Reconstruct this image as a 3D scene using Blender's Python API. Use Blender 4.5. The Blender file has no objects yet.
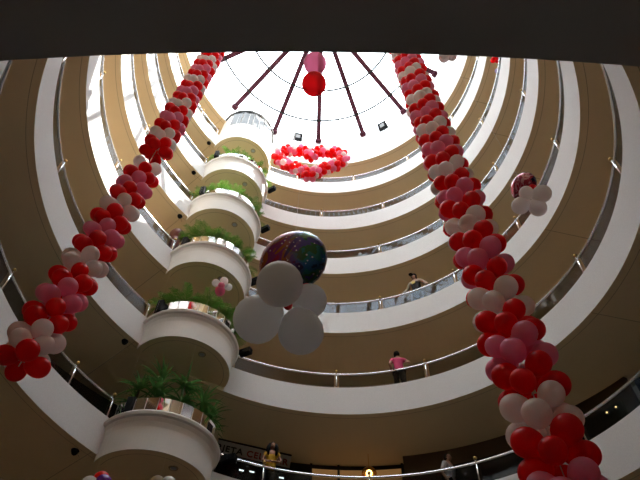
import bpy, bmesh, math, random
from math import sin, cos, pi, atan2, hypot, sqrt, tan
from mathutils import Vector, Matrix

scn = bpy.context.scene
C = scn.collection
random.seed(7)

# ------------------------------------------------------------------ layout (metres, camera eye at z = 0)
F_PX, PITCH, ROLL = 547.95, 0.9432, 0.0265
AX = (-0.236, 7.221)                      # axis of the round well
R = 6.6                                   # radius of the well
G = 0.7239                                # rise of the ramp per radian
H = [7.73, 11.25, 14.60, 17.83, 20.91, 24.03, 26.91]
FAS = 0.951                               # parapet face
RAIL = 0.612                              # handrail above parapet
FLOOR_DROP = 0.34                         # gallery floor below parapet top
PB = 0.605                                # azimuth of the balcony stack
GROUND = -1.6
ROUT = 9.5
EAVE = 28.45
BC = (AX[0] - R*sin(PB), AX[1] + R*cos(PB))   # balcony centre
B_IN = Vector((sin(PB), -cos(PB), 0))         # from balcony centre towards the axis
B_SIDE = Vector((-B_IN.y, B_IN.x, 0))

def hz(k, phi):
    return H[k-1] + G*phi
def P(phi, r, z):
    return Vector((AX[0] - r*sin(phi), AX[1] + r*cos(phi), z))
def azim(x, y):
    return atan2(-(x-AX[0]), y-AX[1])
def ray(px, py):
    x = (px-320)/F_PX; y = -(py-240)/F_PX
    c, s = cos(ROLL), sin(ROLL)
    x, y = c*x - s*y, s*x + c*y
    return Vector((x, cos(PITCH) - y*sin(PITCH), sin(PITCH) + y*cos(PITCH)))
def at_z(px, py, z):
    d = ray(px, py); return d*(z/d.z)
def at_d(px, py, dist):
    d = ray(px, py); return d.normalized()*dist
def at_R(px, py, r):
    d = ray(px, py)
    a = d.x**2+d.y**2; b = -(d.x*AX[0]+d.y*AX[1]); c = AX[0]**2+AX[1]**2-r*r
    return d*((-b+sqrt(max(0, b*b-a*c)))/a)

# ------------------------------------------------------------------ materials
def mat(name, col, rough=0.6, metal=0.0, noise=None, bump=None, emit=None, spec=0.5, transl=0.0):
    m = bpy.data.materials.new(name); m.use_nodes = True
    nt = m.node_tree; b = nt.nodes['Principled BSDF']
    b.inputs['Base Color'].default_value = (*col, 1)
    b.inputs['Roughness'].default_value = rough
    b.inputs['Metallic'].default_value = metal
    b.inputs['Specular IOR Level'].default_value = spec
    tc = nt.nodes.new('ShaderNodeTexCoord')
    if noise:
        sc, amt = noise
        n = nt.nodes.new('ShaderNodeTexNoise'); n.inputs['Scale'].default_value = sc
        n.inputs['Detail'].default_value = 4
        nt.links.new(tc.outputs['Object'], n.inputs['Vector'])
        mx = nt.nodes.new('ShaderNodeMix'); mx.data_type = 'RGBA'
        mx.inputs['A'].default_value = (*[c*(1-amt) for c in col], 1)
        mx.inputs['B'].default_value = (*[min(1, c*(1+amt)) for c in col], 1)
        nt.links.new(n.outputs['Fac'], mx.inputs['Factor'])
        nt.links.new(mx.outputs['Result'], b.inputs['Base Color'])
    if bump:
        sc, st = bump
        n = nt.nodes.new('ShaderNodeTexNoise'); n.inputs['Scale'].default_value = sc
        nt.links.new(tc.outputs['Object'], n.inputs['Vector'])
        bp = nt.nodes.new('ShaderNodeBump'); bp.inputs['Strength'].default_value = st
        bp.inputs['Distance'].default_value = 0.02
        nt.links.new(n.outputs['Fac'], bp.inputs['Height'])
        nt.links.new(bp.outputs['Normal'], b.inputs['Normal'])
    if emit:
        b.inputs['Emission Color'].default_value = (*emit[0], 1)
        b.inputs['Emission Strength'].default_value = emit[1]
    if transl:
        out = nt.nodes['Material Output']
        t = nt.nodes.new('ShaderNodeBsdfTranslucent'); t.inputs['Color'].default_value = (*col, 1)
        ms = nt.nodes.new('ShaderNodeMixShader'); ms.inputs['Fac'].default_value = transl
        nt.links.new(b.outputs[0], ms.inputs[1]); nt.links.new(t.outputs[0], ms.inputs[2])
        nt.links.new(ms.outputs[0], out.inputs['Surface'])
    return m

def glass_mat(name, tint, gloss=0.12, rough=0.02):
    m = bpy.data.materials.new(name); m.use_nodes = True
    nt = m.node_tree; nt.nodes.remove(nt.nodes['Principled BSDF'])
    out = nt.nodes['Material Output']
    t = nt.nodes.new('ShaderNodeBsdfTransparent'); t.inputs['Color'].default_value = (*tint, 1)
    g = nt.nodes.new('ShaderNodeBsdfGlossy'); g.inputs['Color'].default_value = (0.42, 0.44, 0.47, 1); g.inputs['Roughness'].default_value = rough
    fr = nt.nodes.new('ShaderNodeLayerWeight'); fr.inputs['Blend'].default_value = 0.25
    ma = nt.nodes.new('ShaderNodeMath'); ma.operation = 'MULTIPLY_ADD'
    ma.inputs[1].default_value = 0.12; ma.inputs[2].default_value = gloss
    ma.use_clamp = True
    nt.links.new(fr.outputs['Fresnel'], ma.inputs[0])
    mx = nt.nodes.new('ShaderNodeMixShader')
    nt.links.new(ma.outputs[0], mx.inputs['Fac'])
    nt.links.new(t.outputs[0], mx.inputs[1]); nt.links.new(g.outputs[0], mx.inputs[2])
    nt.links.new(mx.outputs[0], out.inputs['Surface'])
    return m

def foil_mat(name, stops, scale=4.0):
    m = bpy.data.materials.new(name); m.use_nodes = True
    nt = m.node_tree; b = nt.nodes['Principled BSDF']
    b.inputs['Metallic'].default_value = 0.55; b.inputs['Roughness'].default_value = 0.22
    tc = nt.nodes.new('ShaderNodeTexCoord')
    n = nt.nodes.new('ShaderNodeTexNoise'); n.inputs['Scale'].default_value = scale
    n.inputs['Detail'].default_value = 3; n.inputs['Distortion'].default_value = 1.2
    nt.links.new(tc.outputs['Object'], n.inputs['Vector'])
    r = nt.nodes.new('ShaderNodeValToRGB'); r.color_ramp.interpolation = 'CONSTANT'
    els = r.color_ramp.elements
    while len(els) < len(stops): els.new(0.5)
    for e, (p, c) in zip(els, stops):
        e.position = p; e.color = (*c, 1)
    nt.links.new(n.outputs['Fac'], r.inputs['Fac'])
    nt.links.new(r.outputs['Color'], b.inputs['Base Color'])
    return m

M = {}
M['stucco'] = mat('white_stucco', (0.79, 0.785, 0.785), 0.85, noise=(34, 0.10), bump=(90, 0.5))
M['bowl'] = mat('smooth_white_plaster', (0.76, 0.74, 0.70), 0.7, noise=(3, 0.04))
M['soffit'] = mat('beige_ceiling_paint', (0.76, 0.625, 0.39), 0.8, noise=(1.5, 0.04))
M['seam'] = mat('ceiling_seam', (0.40, 0.31, 0.19), 0.9)
M['concrete'] = mat('grey_concrete', (0.50, 0.49, 0.48), 0.85, noise=(5, 0.06))
M['tile'] = mat('gallery_floor_tile', (0.45, 0.36, 0.27), 0.4)
M['ground'] = mat('dark_terrazzo', (0.10, 0.095, 0.09), 0.4, noise=(20, 0.2))
M['back'] = mat('gallery_wall_paint', (0.74, 0.60, 0.42), 0.8)
M['chrome'] = mat('chrome_tube', (0.82, 0.83, 0.86), 0.18, 1.0)
M['gold'] = mat('brass_knob', (0.55, 0.36, 0.12), 0.3, 1.0)
M['glass'] = glass_mat('railing_glass', (0.64, 0.67, 0.70), 0.012)
M['pane'] = glass_mat('skylight_glass', (0.94, 0.96, 0.97), 0.02)
M['rib'] = mat('maroon_steel', (0.075, 0.016, 0.030), 0.6, spec=0.2)
M['cable'] = mat('grey_cable', (0.02, 0.02, 0.018), 0.7, spec=0.2)
M['mirror'] = mat('mirror_tile', (0.86, 0.86, 0.86), 0.03, 1.0)
M['mirror_warm'] = mat('bronze_mirror_tile', (0.62, 0.52, 0.46), 0.06, 1.0)
M['mirror_dull'] = mat('grey_mirror_tile', (0.50, 0.50, 0.53), 0.12, 1.0)
M['black'] = mat('black_housing', (0.008, 0.008, 0.009), 0.7, spec=0.15)
M['lens'] = mat('lamp_lens', (0.40, 0.42, 0.45), 0.3)
M['red'] = mat('red_latex', (0.93, 0.014, 0.020), 0.28, transl=0.62)
M['pink'] = mat('pink_latex', (0.95, 0.36, 0.53), 0.28, transl=0.62)
M['white'] = mat('white_latex', (0.93, 0.87, 0.85), 0.28, transl=0.62)
def thin_latex(name, col, clear):
    m = mat(name, col, 0.25, transl=0.6); nt = m.node_tree; out = nt.nodes['Material Output']
    last = out.inputs['Surface'].links[0].from_socket
    t = nt.nodes.new('ShaderNodeBsdfTransparent'); t.inputs['Color'].default_value = (*col, 1)
    x = nt.nodes.new('ShaderNodeMixShader'); x.inputs['Fac'].default_value = clear
    nt.links.new(last, x.inputs[1]); nt.links.new(t.outputs[0], x.inputs[2]); nt.links.new(x.outputs[0], out.inputs['Surface'])
    return m
M['red_thin'] = thin_latex('stretched_red_latex', (0.93, 0.06, 0.08), 0.22)
M['pink_thin'] = thin_latex('stretched_pink_latex', (0.95, 0.42, 0.58), 0.22)
M['purple'] = mat('purple_latex', (0.20, 0.045, 0.42), 0.25, transl=0.15)
M['lilac'] = mat('lilac_latex', (0.52, 0.45, 0.68), 0.28, transl=0.62)
M['peach'] = mat('peach_latex', (0.55, 0.42, 0.28), 0.28, transl=0.62)
M['grey'] = mat('grey_white_latex', (0.86, 0.85, 0.84), 0.35, transl=0.55)
M['thread'] = mat('nylon_thread', (0.7, 0.7, 0.7), 0.5)
def printed_foil(name):
    m = foil_mat(name, [(0, (0.05, 0.01, 0.06)), (0.40, (0.30, 0.02, 0.07)), (0.48, (0.20, 0.03, 0.16)), (0.54, (0.34, 0.09, 0.03)), (0.60, (0.10, 0.02, 0.09))], 3.2)
    nt = m.node_tree; b = nt.nodes['Principled BSDF']
    rampA = nt.nodes['Color Ramp']; tc = nt.nodes['Texture Coordinate']
    n = nt.nodes.new('ShaderNodeTexNoise'); n.inputs['Scale'].default_value = 4.5; n.inputs['Detail'].default_value = 3
    nt.links.new(tc.outputs['Object'], n.inputs['Vector'])
    rb = nt.nodes.new('ShaderNodeValToRGB'); rb.color_ramp.interpolation = 'CONSTANT'
    e = rb.color_ramp.elements
    cs = [(0, (0.01, 0.03, 0.07)), (0.42, (0.02, 0.10, 0.22)), (0.49, (0.02, 0.15, 0.15)), (0.55, (0.03, 0.11, 0.04)), (0.60, (0.06, 0.05, 0.20))]
    while len(e) < len(cs): e.new(0.5)
    for q, (p, c) in zip(e, cs): q.position = p; q.color = (*c, 1)
    nt.links.new(n.outputs['Fac'], rb.inputs['Fac'])
    sx = nt.nodes.new('ShaderNodeSeparateXYZ'); nt.links.new(tc.outputs['Object'], sx.inputs[0])
    ma = nt.nodes.new('ShaderNodeMath'); ma.operation = 'MULTIPLY_ADD'; ma.inputs[1].default_value = -6.0; ma.inputs[2].default_value = 0.25; ma.use_clamp = True
    nt.links.new(sx.outputs['X'], ma.inputs[0])
    mx = nt.nodes.new('ShaderNodeMix'); mx.data_type = 'RGBA'
    nt.links.new(ma.outputs[0], mx.inputs['Factor']); nt.links.new(rampA.outputs['Color'], mx.inputs['A']); nt.links.new(rb.outputs['Color'], mx.inputs['B'])
    vo = nt.nodes.new('ShaderNodeTexVoronoi'); vo.inputs['Scale'].default_value = 22; nt.links.new(tc.outputs['Object'], vo.inputs['Vector'])
    lt = nt.nodes.new('ShaderNodeMath'); lt.operation = 'LESS_THAN'; lt.inputs[1].default_value = 0.16; nt.links.new(vo.outputs['Distance'], lt.inputs[0])
    m2 = nt.nodes.new('ShaderNodeMix'); m2.data_type = 'RGBA'; m2.inputs['B'].default_value = (0.55, 0.5, 0.55, 1)
    nt.links.new(lt.outputs[0], m2.inputs['Factor']); nt.links.new(mx.outputs['Result'], m2.inputs['A'])
    nt.links.new(m2.outputs['Result'], b.inputs['Base Color'])
    return m
M['foil'] = printed_foil('printed_foil')
M['foil2'] = foil_mat('red_foil', [(0, (0.03, 0.02, 0.05)), (0.40, (0.35, 0.02, 0.05)), (0.52, (0.6, 0.35, 0.42)), (0.60, (0.30, 0.02, 0.06))], 6)
M['leaf'] = mat('palm_leaf', (0.13, 0.29, 0.04), 0.45, noise=(6, 0.35), transl=0.3)
M['leaf2'] = mat('dark_palm_leaf', (0.10, 0.24, 0.055), 0.45, noise=(6, 0.3), transl=0.3)
M['stem'] = mat('plant_stem', (0.13, 0.085, 0.04), 0.8)
M['soil'] = mat('soil', (0.05, 0.035, 0.025), 0.95)
M['maroon'] = mat('maroon_glaze', (0.17, 0.055, 0.05), 0.35)
M['shop'] = mat('brown_shop_fascia', (0.075, 0.045, 0.022), 0.6)
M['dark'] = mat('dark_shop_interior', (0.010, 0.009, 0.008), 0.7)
M['sign'] = mat('sign_board', (0.42, 0.41, 0.40), 0.5)
M['ink'] = mat('black_lettering', (0.006, 0.006, 0.006), 0.5)
M['redink'] = mat('red_lettering', (0.22, 0.012, 0.012), 0.5)
M['amber'] = mat('lit_shop_window', (0.3, 0.18, 0.07), 0.4, emit=((1.0, 0.52, 0.18), 0.15))
M['tube'] = mat('fluorescent_tube', (0.9, 0.9, 0.9), 0.4, emit=((0.92, 1.0, 0.96), 3.0))
M['bulb'] = mat('warm_bulb', (0.9, 0.8, 0.5), 0.4, emit=((1.0, 0.62, 0.22), 5.0))
M['brass'] = mat('polished_brass', (0.72, 0.47, 0.20), 0.2, 1.0)
M['skin'] = mat('skin', (0.36, 0.18, 0.11), 0.5)
M['hair'] = mat('black_hair', (0.008, 0.006, 0.005), 0.8, spec=0.2)
M['fuchsia'] = mat('fuchsia_cloth', (0.62, 0.05, 0.16), 0.8)
M['denim'] = mat('dark_denim', (0.035, 0.038, 0.05), 0.8)
M['khaki'] = mat('khaki_cloth', (0.42, 0.34, 0.26), 0.8)
M['vest'] = mat('black_vest', (0.012, 0.012, 0.014), 0.7)
M['badge'] = mat('yellow_badge', (0.62, 0.45, 0.10), 0.6)
M['yellow'] = mat('yellow_cloth', (0.60, 0.36, 0.02), 0.8)
M['shirt'] = mat('grey_white_cloth', (0.42, 0.41, 0.41), 0.8)
M['booth'] = mat('booth_grey_panel', (0.07, 0.075, 0.08), 0.5, noise=(2, 0.1))
M['brownrim'] = mat('dark_brown_rim', (0.010, 0.007, 0.006), 0.7, spec=0.15)

# ------------------------------------------------------------------ object helpers
def link(o, parent=None):
    C.objects.link(o)
    if parent is not None: o.parent = parent
    return o
def obj(name, bm, mats, parent=None, smooth=False):
    me = bpy.data.meshes.new(name); 
    bmesh.ops.recalc_face_normals(bm, faces=bm.faces)
    bm.to_mesh(me); bm.free()
    if not isinstance(mats, (list, tuple)): mats = [mats]
    for m in mats: me.materials.append(m)
    if smooth:
        for p in me.polygons: p.use_smooth = True
    return link(bpy.data.objects.new(name, me), parent)
def tag(o, label, cat, group=None):
    o['label'] = label; o['category'] = cat
    if group: o['group'] = group
    return o
def struct(o, label=None):
    o['kind'] = 'structure'
    if label: o['label'] = label
    return o
def thing(name, label, cat, loc=(0, 0, 0), group=None):
    o = bpy.data.objects.new(name, None); o.empty_display_size = 0.1
    o.location = loc; C.objects.link(o)
    return tag(o, label, cat, group)
def quad(bm, a, b, c, d, mi=0):
    f = bm.faces.new([bm.verts.new(v) for v in (a, b, c, d)]); f.material_index = mi; return f
def box(bm, c, sx, sy, sz, rot=None, mi=0):
    mt = Matrix.Translation(c) @ (rot.to_4x4() if rot else Matrix()) @ Matrix.Diagonal((sx, sy, sz, 1))
    r = bmesh.ops.create_cube(bm, size=1, matrix=mt)
    for v in r['verts']:
        for f in v.link_faces: f.material_index = mi
    return r['verts']
def tube(bm, pts, r, n=8, mi=0, closed_ends=True):
    pts = [Vector(p) for p in pts]; rings = []
    rr = r if isinstance(r, (list, tuple)) else [r]*len(pts)
    for i, p in enumerate(pts):
        t = (pts[min(i+1, len(pts)-1)] - pts[max(i-1, 0)]).normalized()
        up = Vector((0, 0, 1)) if abs(t.z) < 0.9 else Vector((1, 0, 0))
        u = t.cross(up).normalized(); v = t.cross(u)
        rings.append([bm.verts.new(p + (u*cos(2*pi*j/n) + v*sin(2*pi*j/n))*rr[i]) for j in range(n)])
    for a, b in zip(rings, rings[1:]):
        for j in range(n):
            f = bm.faces.new([a[j], a[(j+1) % n], b[(j+1) % n], b[j]]); f.material_index = mi
    if closed_ends:
        bm.faces.new(rings[0]).material_index = mi; bm.faces.new(rings[-1][::-1]).material_index = mi
def ball(bm, c, r, mi=0, sub=2, scale=None):
    mt = Matrix.Translation(c)
    if scale: mt = mt @ Matrix.Diagonal((*scale, 1))
    res = bmesh.ops.create_icosphere(bm, subdivisions=sub, radius=r, matrix=mt)
    for v in res['verts']:
        for f in v.link_faces: f.material_index = mi; f.smooth = True
def sweep(bm, phis, prof, closed=True, mis=None):
    """prof(phi) -> list of points; joins consecutive sections"""
    prev = None; first = None
    for ph in phis:
        ring = [bm.verts.new(v) for v in prof(ph)]
        if prev:
            n = len(ring)
            for j in range(n if closed else n-1):
                f = bm.faces.new([prev[j], prev[(j+1) % n], ring[(j+1) % n], ring[j]])
                if mis: f.material_index = mis[j]
        else: first = ring
        prev = ring
    if closed:
        bm.faces.new(first); bm.faces.new(prev[::-1])
def span(a, b, step=0.035):
    n = max(1, int(math.ceil(abs(b-a)/step))); return [a + (b-a)*i/n for i in range(n+1)]

# ------------------------------------------------------------------ the setting
bm = bmesh.new()
sweep(bm, span(-pi, pi, 0.1), lambda p: [P(p, 0.01, GROUND), P(p, ROUT+0.3, GROUND), P(p, ROUT+0.3, GROUND-0.2), P(p, 0.01, GROUND-0.2)], False)
struct(obj('floor', bm, M['ground']))
bm = bmesh.new()
sweep(bm, span(-pi, pi, 0.1), lambda p: [P(p, ROUT, GROUND), P(p, ROUT+0.3, GROUND), P(p, ROUT+0.3, EAVE+0.3), P(p, ROUT, EAVE+0.3)])
struct(obj('wall_outer', bm, M['back']))
bm = bmesh.new()                                       # flat roof round the skylight
sweep(bm, span(-pi, pi, 0.06), lambda p: [P(p, R+0.02, EAVE), P(p, ROUT+0.3, EAVE), P(p, ROUT+0.3, EAVE+0.3), P(p, R+0.02, EAVE+0.3)])
struct(obj('ceiling_roof', bm, M['stucco']))
bm = bmesh.new()                                       # white drum under the skylight
sweep(bm, span(-2.75, 2.75), lambda p: [P(p, R+0.04, hz(7, p)-FAS if abs(p) < 2.2 else min(hz(7, p)-FAS, 27.6)), P(p, R, EAVE+0.12), P(p, R+0.2, EAVE+0.12), P(p, R+0.2, hz(7, p)-FAS if abs(p) < 2.2 else min(hz(7, p)-FAS, 27.6))])
struct(obj('wall_drum', bm, M['stucco']))

for k in range(1, 8):
    # ramp slab: soffit, gallery floor
    bm = bmesh.new()
    zc = lambda p, d, k=k: min(hz(k, p) + d, EAVE - 0.02)
    prof = lambda p: [P(p, R+0.045, zc(p, -FAS-0.001)), P(p, ROUT+0.05, zc(p, -FAS-0.001)), P(p, ROUT+0.05, zc(p, -FLOOR_DROP)), P(p, R+0.045, zc(p, -FLOOR_DROP))]
    sweep(bm, span(-2.75, 2.75), prof, True, [0, 0, 1, 0])
    # groove that runs along the edge and joints across
    sweep(bm, span(-2.7, 2.7), lambda p: [P(p, 6.825, zc(p, -FAS-0.004)), P(p, 6.840, zc(p, -FAS-0.004))], False, [2])
    for pj in (0.842, -1.36, 2.2):
        quad(bm, P(pj-0.0012, R+0.06, hz(k, pj)-FAS-0.003), P(pj-0.0012, ROUT, hz(k, pj)-FAS-0.003), P(pj+0.0012, ROUT, hz(k, pj)-FAS-0.003), P(pj+0.0012, R+0.06, hz(k, pj)-FAS-0.003), 2)
    struct(obj('ceiling_gallery', bm, [M['soffit'], M['tile'], M['seam']]))
    if k == 7: continue
    # white parapet, interrupted by the balcony
    for a, b in ((-2.75, 0.392), (0.818, 2.75)):
        bm = bmesh.new()
        sweep(bm, span(a, b), lambda p: [P(p, R+0.043, hz(k, p)-FAS), P(p, R, hz(k, p)), P(p, R+0.15, hz(k, p)), P(p, R+0.15, hz(k, p)-FAS+0.02)])
        struct(obj('trim_parapet', bm, M['stucco']))

# slab edge that hangs over the camera
bm = bmesh.new()
cx0, cy0, r0, zo = 0.26, 16.80, 16.19, 2.0
arc = []
for i in range(41):
    x = -5.6 + 11.2*i/40
    arc.append((x, cy0 - sqrt(r0*r0-(x-cx0)**2)))
def slab(p):
    x, y = p
    return [Vector((x, y, zo)), Vector((x, y, zo+0.9)), Vector((x, -1.9, zo+0.9)), Vector((x, -1.9, zo))]
sweep(bm, arc, slab)
struct(obj('ceiling_overhang', bm, M['concrete']))

# ------------------------------------------------------------------ skylight
sky = thing('window_skylight', 'round glass skylight with maroon ribs over the atrium', 'skylight', (AX[0], AX[1], EAVE+0.1))
sky['kind'] = 'structure'
APEX = 29.85
def cone(phi, r, dz=0.0):
    return Vector((-r*sin(phi), r*cos(phi), (R-r)/R*(APEX-EAVE-0.1) + dz))
bm = bmesh.new()
for i in range(16):
    a, b = 2*pi*(i)/16, 2*pi*(i+1)/16
    quad(bm, cone(a, 0.25, 0.16), cone(a, R+0.15, 0.16), cone(b, R+0.15, 0.16), cone(b, 0.25, 0.16))
obj('pane', bm, M['pane'], sky)
bm0 = bmesh.new(); n = 1
sweep(bm0, [0.25, R-0.04], lambda r: [cone(0, r) + Vector((s*0.12, 0, dz)) for s, dz in ((-1, 0.02), (1, 0.02), (1, 0.13), (-1, 0.13))])
rib0 = obj('rib', bm0, M['rib'], sky)
bm0 = bmesh.new(); box(bm0, cone(0, R-0.10, -0.02), 0.34, 0.16, 0.16)
box(bm0, cone(0, R-0.02, -0.06), 0.26, 0.05, 0.3)
foot0 = obj('rib_shoe', bm0, M['rib'], rib0)
for i in range(1, 16):
    r2 = rib0.copy(); C.objects.link(r2); r2.parent = sky; r2.rotation_euler = (0, 0, 2*pi*i/16)
    f2 = foot0.copy(); C.objects.link(f2); f2.parent = r2
for rr in (3.8, 5.4):
    bm = bmesh.new()
    tube(bm, [cone(p, rr, -0.02) for p in span(0, 2*pi, 0.1)], 0.05, 6)
    obj('cable', bm, M['cable'], sky)
bm = bmesh.new(); bmesh.ops.create_cone(bm, cap_ends=True, segments=24, radius1=0.35, radius2=0.35, depth=0.25, matrix=Matrix.Translation((0, 0, APEX-EAVE-0.05)))
obj('hub', bm, M['rib'], sky)

# floodlights on the drum wall
def floodlight_mesh(w=0.42, h=0.34, d=0.14):
    bm = bmesh.new(); vs = box(bm, (0, 0, 0), w, d, h)
    bmesh.ops.bevel(bm, geom=list(bm.edges), offset=0.015, segments=1, affect='EDGES')
    return bm
for px, py, where in ((298, 137, 'left'), (382.5, 126, 'right')):
    p = at_R(px, py, R-0.28); ph = azim(p.x, p.y)
    t = thing('floodlight', 'small black floodlight on the white wall under the skylight, %s of the heart' % where, 'floodlight', p, 'floodlights under the skylight')
    t.rotation_euler = (math.radians(35), 0, ph)
    obj('housing', floodlight_mesh(0.50, 0.46, 0.14), M['black'], t)
    bm = bmesh.new(); box(bm, (0, -0.075, 0.02), 0.24, 0.01, 0.20); obj('lens', bm, M['lens'], t)
    bm = bmesh.new(); tube(bm, [(0, 0.05, 0), (0, 0.22, -0.16)], 0.025); obj('bracket', bm, M['black'], t)

# ------------------------------------------------------------------ railings
STEP = 0.43
PHASE = {1: -0.26, 2: -0.132, 3: 0.05, 4: 0.02, 5: -0.04, 6: 0.15}
ORD = {1: 'lowest', 2: 'second', 3: 'third', 4: 'fourth', 5: 'fifth', 6: 'topmost'}
post_me = {}
def railing(k, a, b, side):
    lab = 'chrome and glass railing on the %s gallery%s, %s of the balconies' % (ORD[k], '' if k in (1, 6) else ' from the bottom', side)
    t = thing('railing', lab, 'railing', P((a+b)/2, R+0.08, hz(k, (a+b)/2)), 'gallery railings')
    o0 = t.location
    loc = lambda p, r, dz: P(p, r, hz(k, p)+dz) - o0
    bm = bmesh.new(); tube(bm, [loc(p, R+0.117, RAIL) for p in span(a, b)], 0.032, 8)
    obj('handrail', bm, M['chrome'], t, True)
    ps = [a] + [PHASE[k] + STEP*i for i in range(-8, 9) if a+0.08 < PHASE[k] + STEP*i < b-0.08] + [b]
    for p in ps:
        bm = bmesh.new(); tube(bm, [loc(p, R+0.05, -0.01), loc(p, R+0.085, RAIL+0.07)], 0.024, 8)
        po = obj('post', bm, M['chrome'], t, True)
        bm = bmesh.new(); ball(bm, loc(p, R+0.087, RAIL+0.11), 0.048, 0, 2)
        obj('knob', bm, M['gold'], po)
    for p, q in zip(ps, ps[1:]):
        bm = bmesh.new()
        sweep(bm, span(p+0.012, q-0.012), lambda s: [loc(s, R+0.085, 0.0), loc(s, R+0.110, RAIL-0.05), loc(s, R+0.119, RAIL-0.05), loc(s, R+0.094, 0.0)])
        obj('glass_panel', bm, M['glass'], t)
for k in range(1, 7):
    railing(k, -2.5, 0.372, 'right'); railing(k, 0.838, 2.5, 'left')

# ------------------------------------------------------------------ balconies
def bpt(th, r, z):
    return Vector((BC[0], BC[1], 0)) + (B_IN*cos(th) + B_SIDE*sin(th))*r + Vector((0, 0, z))
TH = math.radians(88)
def bz(k): return hz(k, PB)
def arc_wall(bm, prof, a=-TH, b=TH, step=0.06, mi=0):
    sweep(bm, span(a, b, step), lambda th: [bpt(th, r, z) for r, z in prof])
tile_cycle = ['mirror', 'mirror_warm', 'mirror', 'mirror_dull', 'mirror', 'mirror_warm', 'mirror_dull', 'mirror']
BL = {1: 'lowest balcony', 2: 'second balcony from the bottom', 3: 'third balcony from the bottom', 4: 'fourth balcony from the bottom', 5: 'balcony just under the glazed booth'}
for k in range(1, 7):
    z = bz(k)
    if k < 6:
        t = thing('balcony', 'rounded white planter balcony with a mirrored rim, the ' + BL[k], 'balcony', (0, 0, 0), 'stacked round balconies')
        bm = bmesh.new()
        arc_wall(bm, [(1.43, z-FAS-0.006), (1.44, z-0.36), (1.46, z-0.22), (1.50, z-0.13), (1.50, z-0.10), (1.28, z-0.10), (1.28, z-FAS-0.006)])
        obj('bowl', bm, M['bowl'], t, False)
        bm = bmesh.new(); arc_wall(bm, [(1.50, z-0.12), (1.56, z-0.09), (1.58, z-0.02), (1.55, z+0.03), (1.30, z+0.03), (1.30, z-0.12)])
        obj('cornice', bm, M['bowl'], t)
        bm = bmesh.new(); arc_wall(bm, [(1.44, z+0.02), (1.44, z+0.45), (1.39, z+0.46), (1.39, z+0.02)])
        band = obj('rim', bm, M['bowl'], t)
        nt_ = 15
        for i in range(nt_):
            a = -TH + 2*TH*i/nt_ + 0.008; b = -TH + 2*TH*(i+1)/nt_ - 0.008
            bm = bmesh.new()
            pr = [bpt(a, 1.450, z+0.035), bpt(b, 1.450, z+0.035), bpt(b, 1.452, z+0.455), bpt(a, 1.452, z+0.455)]
            pi_ = [bpt(a, 1.442, z+0.035), bpt(b, 1.442, z+0.035), bpt(b, 1.442, z+0.455), bpt(a, 1.442, z+0.455)]
            vo = [bm.verts.new(v) for v in pr]; vi = [bm.verts.new(v) for v in pi_]
            bm.faces.new(vo); bm.faces.new(vi[::-1])
            for j in range(4): bm.faces.new([vo[j], vo[(j+1) % 4], vi[(j+1) % 4], vi[j]])
            obj('mirror_tile', bm, M[tile_cycle[(i*3+k) % 8]], band)
        bm = bmesh.new(); arc_wall(bm, [(1.39, z+0.20), (0.30, z+0.20), (0.30, z-0.1), (1.39, z-0.1)])
        obj('planting_bed', bm, M['soil'], t)
    else:
        t = thing('viewing_booth', 'white round booth with grey panels and brown rim above the balcony stack', 'booth')
        bm = bmesh.new(); arc_wall(bm, [(1.43, z-FAS-0.006), (1.42, z+0.55), (1.30, z+0.55), (1.30, z-FAS-0.006)], -TH, TH, 0.06)
        obj('bowl', bm, M['bowl'], t)
        bm = bmesh.new(); arc_wall(bm, [(1.39, z+0.55), (1.34, 26.65), (1.26, 26.65), (1.30, z+0.55)], -1.62, 1.62, 0.42)
        wall = obj('upper_wall', bm, M['bowl'], t)
        for i in range(4):
            a = -1.05 + i*0.42; b = a + 0.38
            bm = bmesh.new(); sweep(bm, [a, b], lambda th: [bpt(th, 1.41, z+0.62), bpt(th, 1.365, 26.58), bpt(th, 1.34, 26.58), bpt(th, 1.38, z+0.62)])
            obj('panel', bm, M['booth'], wall)
        bm = bmesh.new(); arc_wall(bm, [(1.31, 26.58), (1.40, 26.58), (1.40, 26.80), (1.31, 26.80)], -1.62, 1.62, 0.42)
        obj('rim', bm, M['brownrim'], t)
    # underside
    bm = bmesh.new()
    zz = z - FAS - 0.012
    cpt = Vector((BC[0], BC[1], zz)) - B_IN*0.25
    edge = [bpt(-pi/2, 1.40, zz) - B_IN*0.25] + [bpt(th, 1.42, zz) for th in span(-TH, TH, 0.06)] + [bpt(pi/2, 1.40, zz) - B_IN*0.25]
    for a, b in zip(edge, edge[1:]):
        bm.faces.new([bm.verts.new(v) for v in (cpt, a, b)])
    top = [v + Vector((0, 0, 0.12)) for v in edge]
    bm.faces.new([bm.verts.new(v) for v in top])
    sweep(bm, span(-TH, TH, 0.06), lambda th: [bpt(th, 1.245, zz-0.004), bpt(th, 1.26, zz-0.004)], False, [1])
    obj('underside', bm, [M['soffit'], M['seam']], t)
    # round ceiling lamp under the balcony
    lp = Vector((BC[0]+0.70, BC[1]-0.72, zz))
    l = thing('ceiling_lamp', 'small round lamp in the underside of the %s' % ('white booth' if k == 6 else BL[k]), 'lamp', lp, 'lamps under the balconies')
    bm = bmesh.new(); sweep(bm, span(0, 2*pi, 0.3), lambda a: [Vector((cos(a)*r, sin(a)*r, zq)) for r, zq in ((0.08, 0.0), (0.08, -0.02), (0.11, -0.02), (0.12, 0.0))], False)
    obj('ring', bm, M['seam'], l)
    bm = bmesh.new(); bmesh.ops.create_circle(bm, cap_ends=True, segments=20, radius=0.08, matrix=Matrix.Translation((0, 0, -0.008))); obj('glass', bm, M['lens'], l)

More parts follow.
